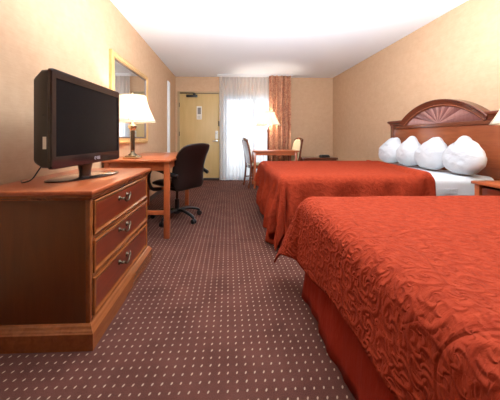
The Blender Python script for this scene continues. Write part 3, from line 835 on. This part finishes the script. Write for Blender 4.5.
ra = [bm.verts.new((-.004, y, z)) for y, z in loop0]; rb = [bm.verts.new((.028, y, z)) for y, z in loop0]
loft(bm, [ra, rb]); finish('fan_backing', bm, M['head_dark'], hb)

# nightstand
ns = empty('nightstand', (2.245, 1.850, 0)); tag(ns, 'small orange cherry nightstand between the two beds', 'nightstand')
hx, hy_ = .20, .150
B('top', M['desk'], ns, -hx-.02, hx, -hy_-.018, hy_+.018, .62, .645, bev=.006)
bm = bmesh.new(); box(bm, -hx+.03, hx, -hy_, -hy_+.02, .10, .62); box(bm, -hx+.03, hx, hy_-.02, hy_, .10, .62); box(bm, hx-.015, hx, -hy_+.02, hy_-.02, .1, .62)
box(bm, -hx+.03, hx-.015, -hy_+.02, hy_-.02, .10, .12); finish('carcass', bm, M['cherry'], ns)
for x in (-hx, hx-.04):
    for y in (-hy_-.005, hy_-.035): B('leg', M['desk'], ns, x, x+.04, y, y+.04, 0, .62, bev=.003)
dd = B('drawer', M['cherry'], ns, -hx+.012, -hx+.035, -hy_+.045, hy_-.045, .47, .60, bev=.004)
bm = bmesh.new(); b2 = bmesh.new(); lathe(b2, [(.008,0), (.007,.012), (.015,.018), (.014,.026), (.004,.03)], (0,0,0), 16); merge(bm, b2, Matrix.Translation((-hx+.012, 0, .535)) @ Matrix.Rotation(-PI/2, 4, 'Y'))
finish('knob', bm, M['brass'], dd, True)
d2 = B('cabinet_door', M['cherry'], ns, -hx+.014, -hx+.035, -hy_+.045, hy_-.045, .13, .455, bev=.004)

# ---------------------------------------------------------------- small table and two chairs by the window
tb = empty('side_table', (.945, 5.13, 0)); tag(tb, 'small cherry dining table by the drapes at the far end', 'table')
B('tabletop', M['desk'], tb, -.45, .47, -.22, .30, .722, .75, bev=.005)
bm = bmesh.new()
for b in ((-.40,.40,-.19,-.17,.655,.722), (-.40,.40,.25,.27,.655,.722), (-.42,-.40,-.15,.23,.655,.722), (.40,.42,-.15,.23,.655,.722)): box(bm, *b)
finish('apron', bm, M['desk'], tb)
for x in (-.435, .39):
    for y in (-.205, .24): B('leg', M['desk'], tb, x, x+.045, y, y+.045, 0, .722, bev=.003)
def side_chair(loc, rz, label):
    """local +y = facing; parts: legs, seat, backrest frame, pad"""
    c_ = empty('dining_chair', loc, rz); tag(c_, label, 'chair', 'chairs at the small table')
    for s in (-1, 1):
        bm = bmesh.new(); sweep_rect(bm, spline([(s*.19,-.235,0), (s*.19,-.20,.22), (s*.19,-.185,.45), (s*.185,-.21,.70), (s*.165,-.265,.95)], 5), .034, .034, Vector((0,1,0)))
        finish('rear_leg', bm, M['head_dark'], c_)
        bm = bmesh.new(); sweep_rect(bm, [(s*.195,.19,0), (s*.2,.20,.43)], .034, .034, Vector((0,1,0))); finish('front_leg', bm, M['head_dark'], c_)
    bm = bmesh.new(); sweep_rect(bm, spline([(-.19,-.262,.945), (-.09,-.275,.975), (0,-.28,.985), (.09,-.275,.975), (.19,-.262,.945)], 5), .03, .05); finish('top_rail', bm, M['head_dark'], c_)
    bm = puffy(.185, .25, .032, 3.5, 16, lambda v: Vector((v.x, -.160-.085*(max(0,v.y+.25)/.5)**1.4+v.z+.0, .725+v.y*1.0)))
    finish('back_pad', bm, M['cream'], c_, 'all')
    bm = bmesh.new(); sweep_rect(bm, [(0,-.185,.47), (0,-.20,.62), (0,-.235,.78), (0,-.272,.955)], .36, .016); finish('back_panel', bm, M['head_dark'], c_)
    bm = bmesh.new(); box(bm, -.205, .205, -.19, .21, .385, .455, .004); finish('seat_rail', bm, M['head_dark'], c_, True)
    bm = puffy(.20, .19, .022, 4, 18, lambda v: Vector((v.x, v.y+.01, v.z+.46))); finish('seat', bm, M['cream'], c_, 'all')
    for s in (-1, 1): B('stretcher', M['head_dark'], c_, s*.192-.01, s*.192+.01, -.19, .19, .17, .195)
    return c_
c1_ = side_chair((.60, 5.20, 0), -PI/2+.2, 'dark wood upholstered chair at the table end nearest the sheer curtain')
c2c = copy_tree(c1_); c2c.location = (1.24, 5.22, 0); c2c.rotation_euler.z = PI/2+.15
c2c['label'] = 'cream padded dark wood chair at the right end of the small table'

# luggage bench in the far corner with a small black box
lb = empty('luggage_bench', (2.08, 5.76, 0)); tag(lb, 'low dark bench against the back wall in the far right corner', 'bench')
B('bench_top', M['head_dark'], lb, -.40, .40, -.20, .165, .515, .555, bev=.004)
for x in (-.38, .34):
    for y in (-.18, .11): B('leg', M['head_dark'], lb, x, x+.04, y, y+.04, 0, .515, bev=.002)
bm = bmesh.new(); box(bm, -.34, .34, -.175, -.155, .44, .515); box(bm, -.34, .34, .125, .145, .44, .515); finish('apron', bm, M['head_dark'], lb)
bx = bmesh.new(); box(bx, -.10, .10, -.07, .07, 0, .045, .008); box(bx, -.085, .085, -.06, .05, .045, .06, .005)
tag(finish('black_box', bx, M['black_plastic'], None, True, loc=(2.22, 5.68, .5555)), 'small black box lying on the low dark corner bench', 'box')

# ---------------------------------------------------------------- light
wld = bpy.data.worlds.new('daylight'); scene.world = wld; wld.use_nodes = True
bg = wld.node_tree.nodes['Background']; bg.inputs[0].default_value = (.93,.96,1.0,1); bg.inputs[1].default_value = 1.0
def area(name, loc, rot, sx, sy, e, col):
    l = bpy.data.lights.new(name, 'AREA'); l.shape = 'RECTANGLE'; l.size = sx; l.size_y = sy; l.energy = e; l.color = col
    o = bpy.data.objects.new(name, l); COL.objects.link(o); o.location = loc; o.rotation_euler = rot; return o
area('window_daylight', (.6, YB+1.0, 1.3), (-PI/2, 0, 0), 2.4, 2.2, 24, (.86,.93,1))
# added unseen fill light aimed at the ceiling, standing in for bounce flash
area('ceiling_fill', (.65, 1.3, 1.62), (PI-.5, 0, 0), 1.5, 1.0, 142, (.84,.93,1.0))

cam = bpy.data.cameras.new('camera'); co = bpy.data.objects.new('camera', cam); COL.objects.link(co)
co.location = (0, 0, 1.0); co.rotation_euler = (PI/2, 0, -.036)
cam.sensor_width = 36; cam.lens = 18; cam.shift_x = .026; cam.shift_y = -.124; cam.clip_start = .05
scene.camera = co
vs_ = scene.view_settings; vs_.view_transform = 'Standard'; vs_.look = 'None'; vs_.gamma = 1; vs_.use_curve_mapping = False; vs_.exposure = .55
